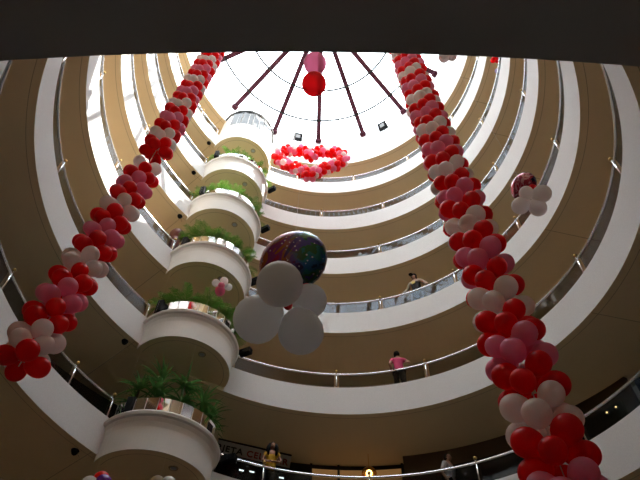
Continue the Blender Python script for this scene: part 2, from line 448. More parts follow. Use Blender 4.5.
# dark round fittings on the ramp ceilings left of the balconies
for k, ph, r_, nb in ((1, 0.88, 6.96, 'lowest'), (2, 0.868, 6.91, 'second lowest'), (4, 0.853, 6.86, 'fourth'), (5, 0.88, 6.80, 'fifth'), (6, 0.859, 6.82, 'sixth')):
    p = P(ph, r_, hz(k, ph)-FAS)
    t = thing('dome_camera', 'small dark dome fitting on the beige ceiling left of the %s balcony' % (nb if nb != 'sixth' else 'topmost'), 'camera', p, 'dome fittings on the ramp ceilings')
    bm = bmesh.new(); bmesh.ops.create_cone(bm, cap_ends=True, segments=16, radius1=0.085, radius2=0.10, depth=0.05, matrix=Matrix.Translation((0, 0, -0.025))); obj('base', bm, M['black'], t)
    bm = bmesh.new(); ball(bm, (0, 0, -0.06), 0.072, 0, 2); obj('dome', bm, M['black'], t)
    bm = bmesh.new(); q = P(ph-0.035, r_+0.15, hz(k, ph)-FAS) - p; tube(bm, [(0, 0, -0.012), Vector((q.x, q.y, -0.015))], 0.012, 6); obj('conduit', bm, M['seam'], t)

# black loudspeakers and lamps on the balcony rims
tocam = lambda p: atan2(-p.x, p.y)
def rim_box(px, py, k, dz, w, d, h, name, label, cat, group, yaw=0.0, tilt=0.0, out=0.0):
    p = at_z(px, py, bz(k)+dz)
    v = Vector((p.x-BC[0], p.y-BC[1], 0))
    ang = atan2(v.y, v.x)
    t = thing(name, label, cat, p, group)
    t.rotation_euler = (tilt, 0, ang + pi/2 + yaw)
    bm = bmesh.new(); box(bm, (0, 0, 0), w, d, h)
    bmesh.ops.bevel(bm, geom=list(bm.edges), offset=0.012, segments=1, affect='EDGES')
    obj('housing', bm, M['black'], t)
    bm = bmesh.new(); box(bm, (0, -d/2-0.004, 0), w*0.8, 0.012, h*0.8)
    obj('grille' if name == 'loudspeaker' else 'lens', bm, M['black'] if name == 'loudspeaker' else M['brownrim'], t)
    u = -v.normalized()
    bm = bmesh.new(); tube(bm, [(0, d/2-0.01, -h*0.2), (0, d/2+0.10, -h*0.2-0.06)], 0.015, 6); obj('bracket', bm, M['black'], t)
    return t
for k, (px, py) in {1: (130, 406), 2: (160, 307), 3: (184.7, 242.5), 4: (202.8, 191), 5: (217, 154.5)}.items():
    rim_box(px, py, k, 0.25, 0.19, 0.16, 0.48, 'loudspeaker', 'tall black loudspeaker at the left end of the ' + BL[k], 'loudspeaker', 'loudspeakers on the balconies', 0.3)
for k, px, py, w_ in ((1, 176, 411.5, 'front'), (1, 209, 428, 'right side'), (2, 196.6, 310, 'front'), (2, 226.5, 325, 'right side'), (3, 213.8, 245.5, 'front'), (3, 241.3, 259.8, 'right side'),
                  (4, 229.4, 195, 'front'), (5, 241, 157.5, 'front')):
    rim_box(px, py, k, 0.24, 0.23, 0.08, 0.25, 'spotlight', 'square black spotlight on the %s of the mirrored rim, %s' % (w_, BL[k]), 'spotlight', 'spotlights on the balcony rims')
for k, px, py in ((1, 229, 459), (2, 245.5, 352), (3, 255, 281), (4, 265, 229), (5, 271.5, 189.5)):
    rim_box(px, py, k, 0.15, 0.40, 0.20, 0.20, 'floodlight', 'black box floodlight jutting from the right end of the ' + BL[k], 'floodlight', 'floodlights on the balcony ends', 0.9)

# maroon jar behind the third balcony
p = P(0.822, R+0.34, hz(3, 0.822)-FLOOR_DROP)
t = thing('floor_jar', 'tall maroon jar with a round top at the railing end beside the third balcony', 'jar', p)
t.scale = (1.15, 1.15, 1.32)
bm = bmesh.new()
prof = [(0.02, 0), (0.15, 0.0), (0.17, 0.3), (0.16, 0.8), (0.15, 1.1)]
sweep(bm, span(0, 2*pi, 0.3), lambda a: [Vector((cos(a)*r, sin(a)*r, z)) for r, z in prof], False)
obj('body', bm, M['maroon'], t, True)
bm = bmesh.new(); sweep(bm, span(0, 2*pi, 0.3), lambda a: [Vector((cos(a)*r, sin(a)*r, z)) for r, z in [(0.15, 1.08), (0.22, 1.16), (0.25, 1.26), (0.21, 1.36), (0.02, 1.42)]], False)
obj('rounded_top', bm, M['maroon'], t, True)

# ------------------------------------------------------------------ palms
def palm_mesh(seed, n=20, L=0.85, spread=1.0):
    rnd = random.Random(seed); bm = bmesh.new()
    for i in range(n):
        az = 2*pi*i/n + rnd.uniform(-.3, .3); el0 = rnd.uniform(0.55, 1.45); ln = L*rnd.uniform(0.7, 1.1)
        d = Vector((cos(az), sin(az), 0)); side = Vector((-sin(az), cos(az), 0))
        pts = []; pos = Vector((d.x*0.03, d.y*0.03, 0.30)); el = el0; m = 9
        for j in range(m+1):
            pts.append(pos.copy()); pos = pos + (d*cos(el) + Vector((0, 0, 1))*sin(el))*(ln/m); el -= (1.5*spread)/m
        for j in range(m):
            a, b = pts[j], pts[j+1]; w = 0.008
            quad(bm, a-side*w, a+side*w, b+side*w, b-side*w)
            if j < 1: continue
            tdir = (b-a).normalized()
            ll = 0.26*(1-abs(j/m-0.45)*1.0)*rnd.uniform(.8, 1.1)
            for s in (-1, 1):
                for q in (0, 0.5):
                    o = a.lerp(b, q)
                    tip = o + (side*s*0.85 + tdir*0.75 + Vector((0, 0, -0.12+rnd.uniform(-.12, .12)))).normalized()*ll
                    wv = tdir*0.013; mid = o.lerp(tip, 0.5) + Vector((0, 0, 0.015))
                    bm.faces.new([bm.verts.new(v) for v in (o-wv*0.5, mid-wv, tip, mid+wv, o+wv*0.5)])
    return bm
def spike_mesh(seed, n=52, L=0.68):
    rnd = random.Random(seed); bm = bmesh.new()
    for hh in (0.45, 0.85):
        for i in range(n//2):
            az = rnd.uniform(0, 2*pi); el = rnd.uniform(-0.1, 1.45); ln = L*rnd.uniform(0.7, 1.05)
            d = Vector((cos(az), sin(az), 0)); side = Vector((-sin(az), cos(az), 0))
            o = Vector((0, 0, hh)); prev = None
            for j in range(6):
                w = 0.034*(1-(j/5)**2)*(0.6 if j == 0 else 1) + 0.001
                cur = (bm.verts.new(o-side*w), bm.verts.new(o+side*w))
                if prev: bm.faces.new([prev[0], prev[1], cur[1], cur[0]])
                prev = cur; o = o + (d*cos(el)+Vector((0, 0, 1))*sin(el))*(ln/5); el -= 0.22
    return bm
protos = {}
def palm(k, i, kind, th, r, s, label, group):
    key = (kind, i % 3)
    z = bz(k) + 0.201
    pos = bpt(th, r, z)
    t = thing('potted_palm' if kind == 'palm' else 'yucca_plant', label, 'plant', pos, group)
    if key not in protos:
        bmf = palm_mesh(10+i) if kind == 'palm' else spike_mesh(40+i)
        f = obj('foliage', bmf, M['leaf'] if kind == 'palm' else M['leaf2'], t)
        bs = bmesh.new(); tube(bs, [(0, 0, -0.01), (0.01, 0, 0.2), (0, 0, 0.42 if kind == 'palm' else 0.88)], [0.035, 0.03, 0.02], 7); st = obj('stem', bs, M['stem'], t)
        protos[key] = (f, st)
    else:
        for o in protos[key]:
            c = o.copy(); C.objects.link(c); c.parent = t
    t.scale = (s, s, s); t.rotation_euler = (0, 0, random.uniform(0, 6))
PW = ['at its left end', 'left of its middle', 'at its middle', 'right of its middle', 'at its right end']
for k in range(1, 6):
    for i, th in enumerate((-1.25, -0.68, -0.1, 0.5, 1.1) if k != 3 else (-0.98, -0.5, 0.0, 0.5, 0.95)):
        kind = 'yucca' if k == 1 else 'palm'
        s = {1: 1.15, 2: 1.02, 3: 0.95, 4: 0.88, 5: 0.80}[k]*random.uniform(0.88, 1.08)
        palm(k, i, kind, th, 1.10, s, '%s in the %s, %s' % ('spiky yucca' if kind == 'yucca' else 'leafy palm', BL[k], PW[i]), 'plants on the balconies')

# ------------------------------------------------------------------ balloons
def balloon_bm(sub=3):
    """unit balloon: round end towards +X, knot towards -X, diameter 1"""
    bm = bmesh.new(); bmesh.ops.create_icosphere(bm, subdivisions=sub, radius=0.5)
    for v in bm.verts:
        x = v.co.x
        if x < 0:
            q = -x/0.5; v.co.x = x*1.32; f = 1-0.20*q*q; v.co.y *= f; v.co.z *= f
        else: v.co.x = x*1.04
    for f in bm.faces: f.smooth = True
    bmesh.ops.create_cone(bm, cap_ends=True, segments=8, radius1=0.045, radius2=0.015, depth=0.07,
                          matrix=Matrix.Translation((-0.68, 0, 0)) @ Matrix.Rotation(pi/2, 4, 'Y'))
    return bm
BME = {}
def balloon_me(col, sub=3):
    if (col, sub) not in BME:
        me = bpy.data.meshes.new('balloon_'+col); bm = balloon_bm(sub); bm.to_mesh(me); bm.free(); me.materials.append(M[col]); BME[(col, sub)] = me
    return BME[(col, sub)]
def orient(dirv):
    return Vector(dirv).normalized().to_track_quat('X', 'Z')
def add_balloon(parent, pos, dirv, D, col, name='balloon', lab=None):
    o = bpy.data.objects.new(name, balloon_me(col)); C.objects.link(o); o.parent = parent
    o.location = pos; o.rotation_mode = 'QUATERNION'; o.rotation_quaternion = orient(dirv); o.scale = (D, D, D)
    if lab: o['label'] = lab
    return o
def stuff_balloons(parent, items, name='balloons'):
    bm = bmesh.new(); cols = ['red', 'pink', 'white']
    base = balloon_bm(2); vs = [v.co.copy() for v in base.verts]; fs = [[v.index for v in f.verts] for f in base.faces]; base.free()
    for pos, dirv, D, col in items:
        mt = Matrix.Translation(pos) @ orient(dirv).to_matrix().to_4x4() @ Matrix.Diagonal((D, D, D, 1))
        nv = [bm.verts.new(mt @ v) for v in vs]
        for f in fs:
            fc = bm.faces.new([nv[i] for i in f]); fc.material_index = cols.index(col); fc.smooth = True
    o = obj(name, bm, [M[c] for c in cols], parent); o['kind'] = 'stuff'
    return o
def band_col(z, z0, per):
    u = ((z-z0)/per + 0.5) % 1.0 - 0.5; a = abs(u)
    return 'white' if a < 0.125 else ('red' if a < 0.375 else 'pink')
def garland(name, label, base, top, zlo, zhi, z0, per, D, rr, twist0=0.3, group=None, pitch=None, taper=0.0):
    pitch = pitch or per/8
    bx = lambda z: Vector((base[0]+(top[0]-base[0])*(z-zlo)/(zhi-zlo), base[1]+(top[1]-base[1])*(z-zlo)/(zhi-zlo), z))
    t = thing(name, label, 'balloon garland', bx(zlo), group)
    items = []; j = 0
    z = zlo + D*0.5
    while z < zhi:
        for q in range(4):
            a = twist0 + j*pi/4 + q*pi/2 + random.uniform(-.12, .12)
            d = Vector((cos(a), sin(a), random.uniform(-.16, .10)))
            DD = D*random.uniform(0.93, 1.07)
            items.append((bx(z) + Vector((cos(a), sin(a), 0))*rr*random.uniform(.93, 1.05) + Vector((0, 0, random.uniform(-.02, .02))) - t.location, d, DD, band_col(z, z0, per)))
        z += pitch; j += 1
    for it in items[:100]: add_balloon(t, *it)
    if len(items) > 100: stuff_balloons(t, items[100:])
    bm = bmesh.new(); tube(bm, [Vector((0, 0, 0.05)), bx(zhi)-t.location, Vector((bx(zhi).x, bx(zhi).y, EAVE+0.2))-t.location], 0.008, 5); obj('cord', bm, M['thread'], t)
    return t
garland('balloon_garland', 'long thick garland of red, pink and white balloons on the right side', (2.475, 5.00), (2.365, 5.06), 1.9, 17.5, 3.78, 1.77, 0.30, 0.275, 0.2, 'balloon garlands')
garland('balloon_garland', 'lower garland of red, pink and white balloons on the left side', (-3.80, 5.49), (-3.67, 5.58), 4.6, 9.95, 5.0, 1.66, 0.275, 0.235, 0.5, 'balloon garlands')
garland('balloon_garland', 'upper left garland of red, pink and white balloons below the skylight edge', (-3.69, 5.62), (-3.62, 5.62), 10.75, 18.5, 11.5, 1.76, 0.275, 0.225, 0.1, 'balloon garlands')

def thread(t, a, b, r=0.004):
    bm = bmesh.new(); tube(bm, [Vector(a), Vector(b)], r, 5); obj('string', bm, M['thread'], t)

# heart of balloons under the skylight
hc = at_d(310.5, 163.5, 25.0)
t = thing('balloon_heart', 'heart-shaped wreath of small red, pink and white balloons hanging below the skylight', 'balloon heart', hc)
Rt = Vector((1, 0, 0)); Up = Vector((0, 0, 1)); Fw = Vector((0, 1, 0))
items = []
def heart(u):
    x = 16*sin(u)**3; y = 13*cos(u)-5*cos(2*u)-2*cos(3*u)-cos(4*u)
    return Vector((x/16*1.50, 0, (y+3)/15*1.27))
N = 34
us = [2*pi*i/400 for i in range(401)]; pts = [heart(u) for u in us]; L = [0]
for a, b in zip(pts, pts[1:]): L.append(L[-1]+(b-a).length)
for i in range(N):
    s = L[-1]*i/N; j = max(q for q in range(401) if L[q] <= s); j = min(j, 399)
    c = pts[j].lerp(pts[j+1], (s-L[j])/(L[j+1]-L[j])); tg = (pts[j+1]-pts[j]).normalized(); nrm = tg.cross(Fw)
    for q in range(4):
        a = q*pi/2 + i*pi/4
        d = nrm*cos(a) + Fw*sin(a)
        items.append((c + d*0.19, d, 0.28*random.uniform(.92, 1.08), ['red', 'red', 'pink', 'red', 'white', 'red', 'pink'][(i*2+q*3) % 7]))
items.sort(key=lambda it: (it[0].y, it[0].z))
for it in items[:100]: add_balloon(t, *it)
stuff_balloons(t, items[100:])
for sx in (-1, 1): thread(t, (sx*0.85, 0, 1.1), (sx*0.85, 0, EAVE+0.6-hc.z), 0.006)

# two big hanging balloons
pc = at_d(314, 84, 6.9)
t = thing('balloon_pair', 'pink balloon above a red balloon hanging in front of the skylight', 'balloons', pc)
add_balloon(t, (0, 0, 0), (0.02, -0.1, -1), 0.30, 'red_thin', lab='red balloon')
pp_ = at_d(315, 63.5, 7.3) - pc
add_balloon(t, pp_, (0.05, 0.05, -1), 0.29, 'pink_thin', lab='pink balloon')
thread(t, (0, 0, 0.15), pp_); thread(t, pp_, (pp_.x, pp_.y, 29.0-pc.z))

def foil_balloon(parent, pos, nrm, rad, thick, mt, rim=True):
    bm = bmesh.new(); bmesh.ops.create_uvsphere(bm, u_segments=40, v_segments=20, radius=1)
    for v in bm.verts:
        rr_ = hypot(v.co.x, v.co.y); a = atan2(v.co.y, v.co.x)
        s = 1 + 0.015*sin(a*18)*max(0, rr_-0.7)/0.3
        v.co = Vector((v.co.x*rad*s, v.co.y*rad*s, v.co.z*thick))
    o = obj('foil_balloon', bm, mt, parent, True)
    o.location = pos; o.rotation_mode = 'QUATERNION'; o.rotation_quaternion = Vector(nrm).to_track_quat('Z', 'Y')
    o['label'] = 'shiny printed foil balloon'
    return o
# flower of white balloons in the middle
c0 = at_d(296, 294, 4.15)
t = thing('balloon_flower', 'big flower of four white balloons under a printed foil balloon, in the middle', 'balloon flower', c0)
toC = -c0.normalized()
for px, py, D, dd, col in ((279.5, 284, 0.345, -0.10, 'grey'), (257, 319.5, 0.370, 0.02, 'grey'), (301, 332.5, 0.345, 0.0, 'grey'), (310, 301, 0.27, 0.10, 'grey')):
    q = at_d(px, py, 4.15+dd) - c0
    o = add_balloon(t, q, q + toC*0.16, D, col); o.scale = (D*0.92, D, D)
q = at_d(288, 305.5, 4.15) - c0
bm = bmesh.new(); ball(bm, q, 0.035, 0, 3); obj('centre_balloon', bm, M['red'], t)
bm = bmesh.new(); ball(bm, at_d(305, 285, 4.3) - c0, 0.05, 0, 3); obj('centre_balloon', bm, M['red'], t)
q = at_d(293, 261, 4.45) - c0
u = c0.normalized()
foil_balloon(t, q, (u + Vector((0.28, 0.10, -0.55))).normalized(), 0.285, 0.165, M['foil'])
thread(t, q + Vector((0, 0, 0.1)), (q.x, q.y, EAVE-c0.z+0.4), 0.0015)
# small flower on the right
c1 = at_d(531, 197, 10.3)
t = thing('balloon_flower', 'small flower of four white balloons with a red foil balloon, hanging on the right', 'balloon flower', c1)
toC = -c1.normalized()
for px, py, D in ((526.3, 193, 0.25), (542, 193.8, 0.315), (520.7, 205.6, 0.31), (538, 207.8, 0.30)):
    q = at_d(px, py, 10.3) - c1; add_balloon(t, q, q + toC*0.12, D, 'white')
bm = bmesh.new(); ball(bm, at_d(532.5, 188, 10.45)-c1, 0.07, 0, 3); obj('centre_balloon', bm, M['red'], t)
q = at_d(523.5, 186.5, 10.65) - c1
foil_balloon(t, q, (c1.normalized() + Vector((0.5, 0, -0.5))).normalized(), 0.265, 0.13, M['foil2'])
thread(t, q, (q.x, q.y, EAVE-c1.z+0.3), 0.003)
# small one between balconies
c2 = at_d(221.5, 287, 14.2)
t = thing('balloon_flower', 'tiny flower of pink and white balloons above the second balcony plants', 'balloon flower', c2)
toC = -c2.normalized()
for px, py, D, col in ((224, 281.2, 0.215, 'white'), (216, 283, 0.20, 'grey'), (228.5, 287, 0.19, 'grey'), (221.5, 285.5, 0.17, 'pink'), (220, 291, 0.26, 'pink')):
    q = at_d(px, py, 14.2 - (0.1 if col == 'pink' else 0)) - c2; add_balloon(t, q, q + toC*0.15, D, col)
thread(t, (0, 0, 0), (0, 0, EAVE-c2.z), 0.0006)
# cluster at the top behind the overhang
c3 = at_d(448, 56, 15.5)
t = thing('balloon_flower', 'cluster of white balloons half hidden by the dark slab edge at the top', 'balloon flower', c3)
toC = -c3.normalized()
for px, py, D in ((444, 57, 0.30), (452, 56.5, 0.24), (447, 51, 0.3), (442, 51, 0.26)):
    q = at_d(px, py, 15.5) - c3; add_balloon(t, q, q + toC*0.2, D, 'white')
thread(t, (0, 0, 0), (0, 0, EAVE-c3.z), 0.003)
# clusters cut by the bottom edge
for lab, lst, dist in (('balloon cluster with purple, white and red balloons, low at the bottom left', ((89, 484.5, 'white'), (103, 483, 'purple'), (101, 479.5, 'red'), (112, 494, 'red'), (95, 499, 'white')), 6.6),
                       ('pair of dim peach and grey balloons at the bottom edge below the lowest balcony', ((157, 484, 'peach'), (168, 484.5, 'grey'), (163, 497, 'peach')), 6.6)):
    c4 = at_d(lst[0][0], lst[0][1]+6, dist)
    t = thing('balloon_cluster', lab, 'balloon cluster', c4)
    for px, py, col in lst:
        q = at_d(px, py, dist + (0.2 if col == 'red' else 0)) - c4; add_balloon(t, q, q - c4.normalized()*0.2, 0.17, col)
    thread(t, (0, 0, 0), (0, 0, EAVE-c4.z), 0.0006)
# decoration on the rail at the top right
c5 = at_d(499, 62, 22.6)
t = thing('balloon_cluster', 'red and lilac balloons tied to the top gallery railing at the upper right', 'balloon cluster', c5)
for px, py, D, col in ((495.5, 58, 0.26, 'red'), (493, 60.5, 0.2, 'red'), (497.5, 60.5, 0.2, 'red'), (497.5, 71, 0.2, 'lilac'), (499.5, 65, 0.16, 'black'), (500, 58.5, 0.2, 'black'), (499.2, 68, 0.13, 'black')):
    q = at_d(px, py, 22.6) - c5
    add_balloon(t, q, q - c5.normalized()*0.3, D, col)

# ------------------------------------------------------------------ lowest gallery: shop fronts
def wall_strip(bm, a, b, r, z0, z1, th=0.12):
    sweep(bm, span(a, b), lambda p: [P(p, r, z0(p)), P(p, r, z1(p)), P(p, r+th, z1(p)), P(p, r+th, z0(p))])
fl1 = lambda p: hz(1, p) - FLOOR_DROP
ce1 = lambda p: hz(2, p) - FAS
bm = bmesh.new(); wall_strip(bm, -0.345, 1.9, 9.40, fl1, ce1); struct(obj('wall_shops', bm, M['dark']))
bm = bmesh.new(); wall_strip(bm, -1.14, -0.345, 8.95, fl1, ce1)
sweep(bm, [8.95, 9.5], lambda r: [P(-0.345, r, fl1(-0.345)), P(-0.345, r, ce1(-0.345)), P(-0.357, r, ce1(-0.345)), P(-0.357, r, fl1(-0.345))])
struct(obj('wall_shops', bm, M['shop']))
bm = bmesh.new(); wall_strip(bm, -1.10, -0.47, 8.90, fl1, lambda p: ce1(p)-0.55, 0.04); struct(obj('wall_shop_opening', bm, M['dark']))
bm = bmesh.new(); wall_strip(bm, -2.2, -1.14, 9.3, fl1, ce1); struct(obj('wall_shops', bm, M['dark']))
# lit shop window
pa, pb_ = azim(*at_R(311, 470, 9.36)[:2]), azim(*at_R(402.5, 470, 9.36)[:2])
w = thing('window_shop', 'amber lit shop window on the lowest gallery', 'window', P(0, 9.3, fl1(0))); w['kind'] = 'structure'
o0 = w.location
bm = bmesh.new(); sweep(bm, span(pb_, pa), lambda p: [P(p, 9.37, fl1(p)+0.5)-o0, P(p, 9.37, ce1(p)-0.16)-o0, P(p, 9.39, ce1(p)-0.16)-o0, P(p, 9.39, fl1(p)+0.5)-o0])
obj('pane', bm, M['amber'], w)
bm = bmesh.new()
for pm in (pa, azim(*at_R(338.5, 470, 9.33)[:2]), pb_):
    sweep(bm, [pm-0.004, pm+0.004], lambda p: [P(p, 9.33, fl1(p))-o0, P(p, 9.33, ce1(p))-o0, P(p, 9.37, ce1(p))-o0, P(p, 9.37, fl1(p))-o0])
obj('frame', bm, M['dark'], w)
# sign
def sign():
    p0 = at_R(219, 450, 9.05); p1 = at_R(203, 447, 9.05); p2 = at_R(290.5, 462, 9.05)
    a1, a2 = azim(p1.x, p1.y), azim(p2.x, p2.y)
    am = (a1+a2)/2
    A_, B_ = P(a1, 9.0, 0), P(a2, 9.0, 0)
    ztop1, ztop2 = ce1(a1)-0.01, ce1(a2)-0.01
    A_.z = ztop1-0.26; B_.z = ztop2-0.26
    t = thing('shop_sign', 'dark shop sign with black and red capital letters on the lowest gallery', 'sign', (A_+B_)/2)
    xd = (B_-A_).normalized(); inn = Vector((xd.y, -xd.x, 0)).normalized()      # faces the well
    if inn.dot(P(am, 0, 0) - P(am, 9, 0)) < 0: inn = -inn
    zd = xd.cross(-inn).normalized()
    if zd.z < 0: zd = -zd
    rot = Matrix((xd, -inn, zd)).transposed()
    t.rotation_euler = rot.to_euler()
    Ln = (B_-A_).length
    Lvis = 2*9.0*sin(abs(azim(p0.x, p0.y)-a2)/2)
    bm = bmesh.new(); box(bm, (0, 0.03, 0), Ln, 0.06, 0.50); obj('board', bm, M['sign'], t)
    bm = bmesh.new(); box(bm, (0, 0.0, 0.245), Ln, 0.10, 0.03); box(bm, (0, 0.0, -0.245), Ln, 0.10, 0.03); obj('frame', bm, M['dark'], t)
    x = Ln/2 - Lvis - 0.53
    for txt, mt in (('TARJETA', 'ink'), ('CELULAR', 'redink')):
        cu = bpy.data.curves.new('lettering', 'FONT'); cu.body = txt; cu.size = 0.30; cu.extrude = 0.008; cu.space_character = 1.12; cu.offset = 0.006
        tmp = bpy.data.objects.new('tmp', cu); C.objects.link(tmp)
        bpy.context.view_layer.update()
        me = bpy.data.meshes.new_from_object(tmp.evaluated_get(bpy.context.evaluated_depsgraph_get()))
        bpy.data.objects.remove(tmp)
        me.materials.clear(); me.materials.append(M[mt])
        wd = max(v.co.x for v in me.vertices)
        o = bpy.data.objects.new('lettering', me); link(o, t)
        o.rotation_euler = (pi/2, 0, 0); o.location = (x, -0.012, -0.13); o['label'] = ('black' if mt == 'ink' else 'red') + ' capital letters'
        x += wd + 0.12
sign()
# fluorescent tubes inside, glimpsed through the glass
for px, py, w_ in ((241.5, 470, 'left'), (252, 471.5, 'middle'), (281.5, 477.5, 'right')):
    p = at_R(px, py, 9.15)
    t = thing('fluorescent_lamp', 'short white fluorescent lamp behind the railing of the lowest gallery, %s of three' % {'left': 'leftmost', 'middle': 'middle', 'right': 'rightmost'}[w_], 'lamp', p, 'fluorescent lamps below the sign')
    t.rotation_euler = (0, 0.1, azim(p.x, p.y))
    bm = bmesh.new(); box(bm, (0, 0.03, 0.02), 0.18, 0.08, 0.03); box(bm, (0, 0.14, 0.0), 0.04, 0.20, 0.03); obj('fitting', bm, M['black'], t)
    bm = bmesh.new(); tube(bm, [(-0.075, 0, -0.01), (0.075, 0, -0.01)], 0.022, 8); obj('tube', bm, M['tube'], t)
for px, py, w_ in ((584, 421, 'lowest'), (607, 412.5, 'middle'), (616, 407, 'highest')):
    p = at_R(px, py, 8.84)
    t = thing('downlight', 'tiny warm wall lamp behind the lowest railing at the right, %s of three' % w_, 'lamp', p, 'warm wall lamps at the right')
    t.rotation_euler = (0, 0, azim(p.x, p.y))
    bm = bmesh.new(); tube(bm, [(0, 0, 0), (0, 0.07, 0)], 0.04, 10); obj('fitting', bm, M['brownrim'], t)
    bm = bmesh.new(); ball(bm, (0, -0.005, 0), 0.026, 0, 2); obj('bulb', bm, M['bulb'], t)
# brass lamp
p = at_R(369, 471, 8.7)
t = thing('pendant_lamp', 'polished brass dome lamp hanging in front of the amber shop window', 'lamp', p)
bm = bmesh.new(); sweep(bm, span(0, 2*pi, 0.26), lambda a: [Vector((cos(a)*r, sin(a)*r, z)) for r, z in [(0.03, 0.12), (0.10, 0.11), (0.17, 0.05), (0.22, -0.02), (0.24, -0.09), (0.22, -0.09)]], False)
obj('shade', bm, M['brass'], t, True)
bm = bmesh.new(); ball(bm, (0, 0, -0.07), 0.10, 0, 2); obj('bulb', bm, M['bulb'], t)
pz = ce1(azim(p.x, p.y)) - p.z
bm = bmesh.new(); tube(bm, [(0, 0, 0.1), (0, 0, pz)], 0.01, 6); obj('rod', bm, M['brass'], t)

# ------------------------------------------------------------------ people
def skin_mesh(name, verts, edges, mt, parent, sub=2):
    me = bpy.data.meshes.new(name); me.from_pydata([v[0] for v in verts], edges, []); me.update()
    o = bpy.data.objects.new(name, me); link(o, parent)
    me.materials.append(mt)
    s = o.modifiers.new('skin', 'SKIN'); s.use_smooth_shade = True
    for i, v in enumerate(verts):
        d = me.skin_vertices[0].data[i]; r = v[1]
        d.radius = r if isinstance(r, tuple) else (r, r)
        d.use_root = (i == 0)
    o.modifiers.new('sub', 'SUBSURF').levels = sub
    o.modifiers['sub'].render_levels = sub
    return o
def person(name, label, loc, rotz, lean, arms, cloth, trousers='denim', hair='short', head_turn=0.0, sleeves=0.5, female=False):
    """local frame: faces +Y, feet at z = 0. arms: per side list [elbow, wrist]"""
    t = thing(name, label, 'person', loc, None); t.rotation_euler = (0, 0, rotz)
    ly = lean
    J = {'pel': (0, 0, 0.95), 'sp': (0, ly*0.35, 1.14), 'ch': (0, ly*0.75, 1.32), 'ub': (0, ly, 1.42), 'nk': (0, ly*1.08, 1.50), 'hd': (0, ly*1.15+0.02, 1.58), 'tp': (0, ly*1.17+0.01, 1.68)}
    sw = 0.17 if female else 0.19
    V = []; E = []; ix = {}
    def add(k, p, r, par=None):
        ix[k] = len(V); V.append((p, r))
        if par is not None: E.append((ix[par], ix[k]))
    add('pel', J['pel'], (0.15, 0.11)); add('sp', J['sp'], (0.13, 0.10), 'pel'); add('ch', J['ch'], (0.15, 0.11), 'sp'); add('ub', J['ub'], (0.12, 0.09), 'ch')
    add('nk', J['nk'], 0.052, 'ub'); add('hd', J['hd'], (0.078, 0.092), 'nk'); add('tp', J['tp'], (0.072, 0.085), 'hd')
    hip = 0.095
    for s, n in ((-1, 'l'), (1, 'r')):
        add('hip'+n, (s*hip, 0, 0.88), 0.088, 'pel'); add('kn'+n, (s*(hip+0.01), 0.02, 0.50), 0.058, 'hip'+n)
        add('an'+n, (s*(hip+0.01), -0.02, 0.09), 0.042, 'kn'+n); add('toe'+n, (s*(hip+0.03), 0.13, 0.04), 0.036, 'an'+n)
        sh = (s*sw, J['ub'][1], 1.40); el, wr = arms[0 if s < 0 else 1]
        add('sh'+n, sh, 0.055, 'ub'); add('el'+n, el, 0.042, 'sh'+n); add('wr'+n, wr, 0.028, 'el'+n)
        d = (Vector(wr)-Vector(el)).normalized(); side = d.cross(Vector((0, 0, 1))).normalized()
        palm_ = Vector(wr)+d*0.06
        add('pa'+n, tuple(palm_), (0.036, 0.018), 'wr'+n)
        for f, (off, ln) in enumerate(((-0.030, 0.062), (-0.010, 0.075), (0.011, 0.072), (0.031, 0.055))):
            b = palm_ + d*0.035 + side*off
            add('f%s%d' % (n, f), tuple(b), 0.009, 'pa'+n)
            add('g%s%d' % (n, f), tuple(b + d*ln*0.6 + Vector((0, 0, -0.025))), 0.008, 'f%s%d' % (n, f))
        add('th'+n, tuple(Vector(wr)+d*0.03 + side*(0.05*s)), 0.010, 'pa'+n)
        add('ti'+n, tuple(Vector(wr)+d*0.07 + side*(0.065*s)), 0.009, 'th'+n)
    body = skin_mesh('body', V, E, M['skin'], t)
    # face
    hd = Vector(J['hd']); fd = Vector((sin(head_turn), cos(head_turn), 0)); sd = Vector((cos(head_turn), -sin(head_turn), 0))
    ctr = hd + Vector((0, 0, 0.03))
    bm = bmesh.new()
    ball(bm, ctr, 1.0, 0, 3, (0.078, 0.095, 0.115))
    for v in bm.verts: v.co = v.co
    tube(bm, [ctr+fd*0.085+Vector((0, 0, 0.02)), ctr+fd*0.112+Vector((0, 0, -0.022)), ctr+fd*0.09+Vector((0, 0, -0.03))], [0.008, 0.014, 0.010], 6)
    for s in (-1, 1): ball(bm, ctr + sd*s*0.079 + Vector((0, 0, -0.005)), 1, 0, 1, (0.012, 0.02, 0.03))
    obj('face', bm, M['skin'], t, True)
    bm = bmesh.new()
    for s in (-1, 1): ball(bm, ctr + fd*0.088 + sd*s*0.032 + Vector((0, 0, 0.012)), 0.011, 0, 1)
    obj('eyes', bm, M['hair'], t)
    bm = bmesh.new(); ball(bm, ctr + fd*0.088 + Vector((0, 0, -0.055)), 1, 0, 1, (0.024, 0.010, 0.007)); obj('mouth', bm, M['maroon'], t)
    # hair
    bm = bmesh.new()
    ball(bm, ctr - fd*0.018 + Vector((0, 0, 0.022)), 1, 0, 3, (0.094, 0.104, 0.118))
    kill = [v for v in bm.verts if (v.co-ctr).dot(fd) > 0.035 and v.co.z < ctr.z+0.06]
    bmesh.ops.delete(bm, geom=kill, context='VERTS')
    if hair == 'long':
        for i in range(9):
            a = pi*0.36 + i*(2*pi-0.72*pi)/8; a0 = a
            d = fd*cos(a) + sd*sin(a)
            tube(bm, [ctr+d*0.085+Vector((0, 0, 0.05)), ctr+d*0.125+Vector((0, 0, -0.06)), ctr+d*0.14-fd*0.01+Vector((0, 0, -0.18)), ctr+d*0.12-fd*0.02+Vector((0, 0, -0.30))], [0.04, 0.055, 0.05, 0.015], 7)
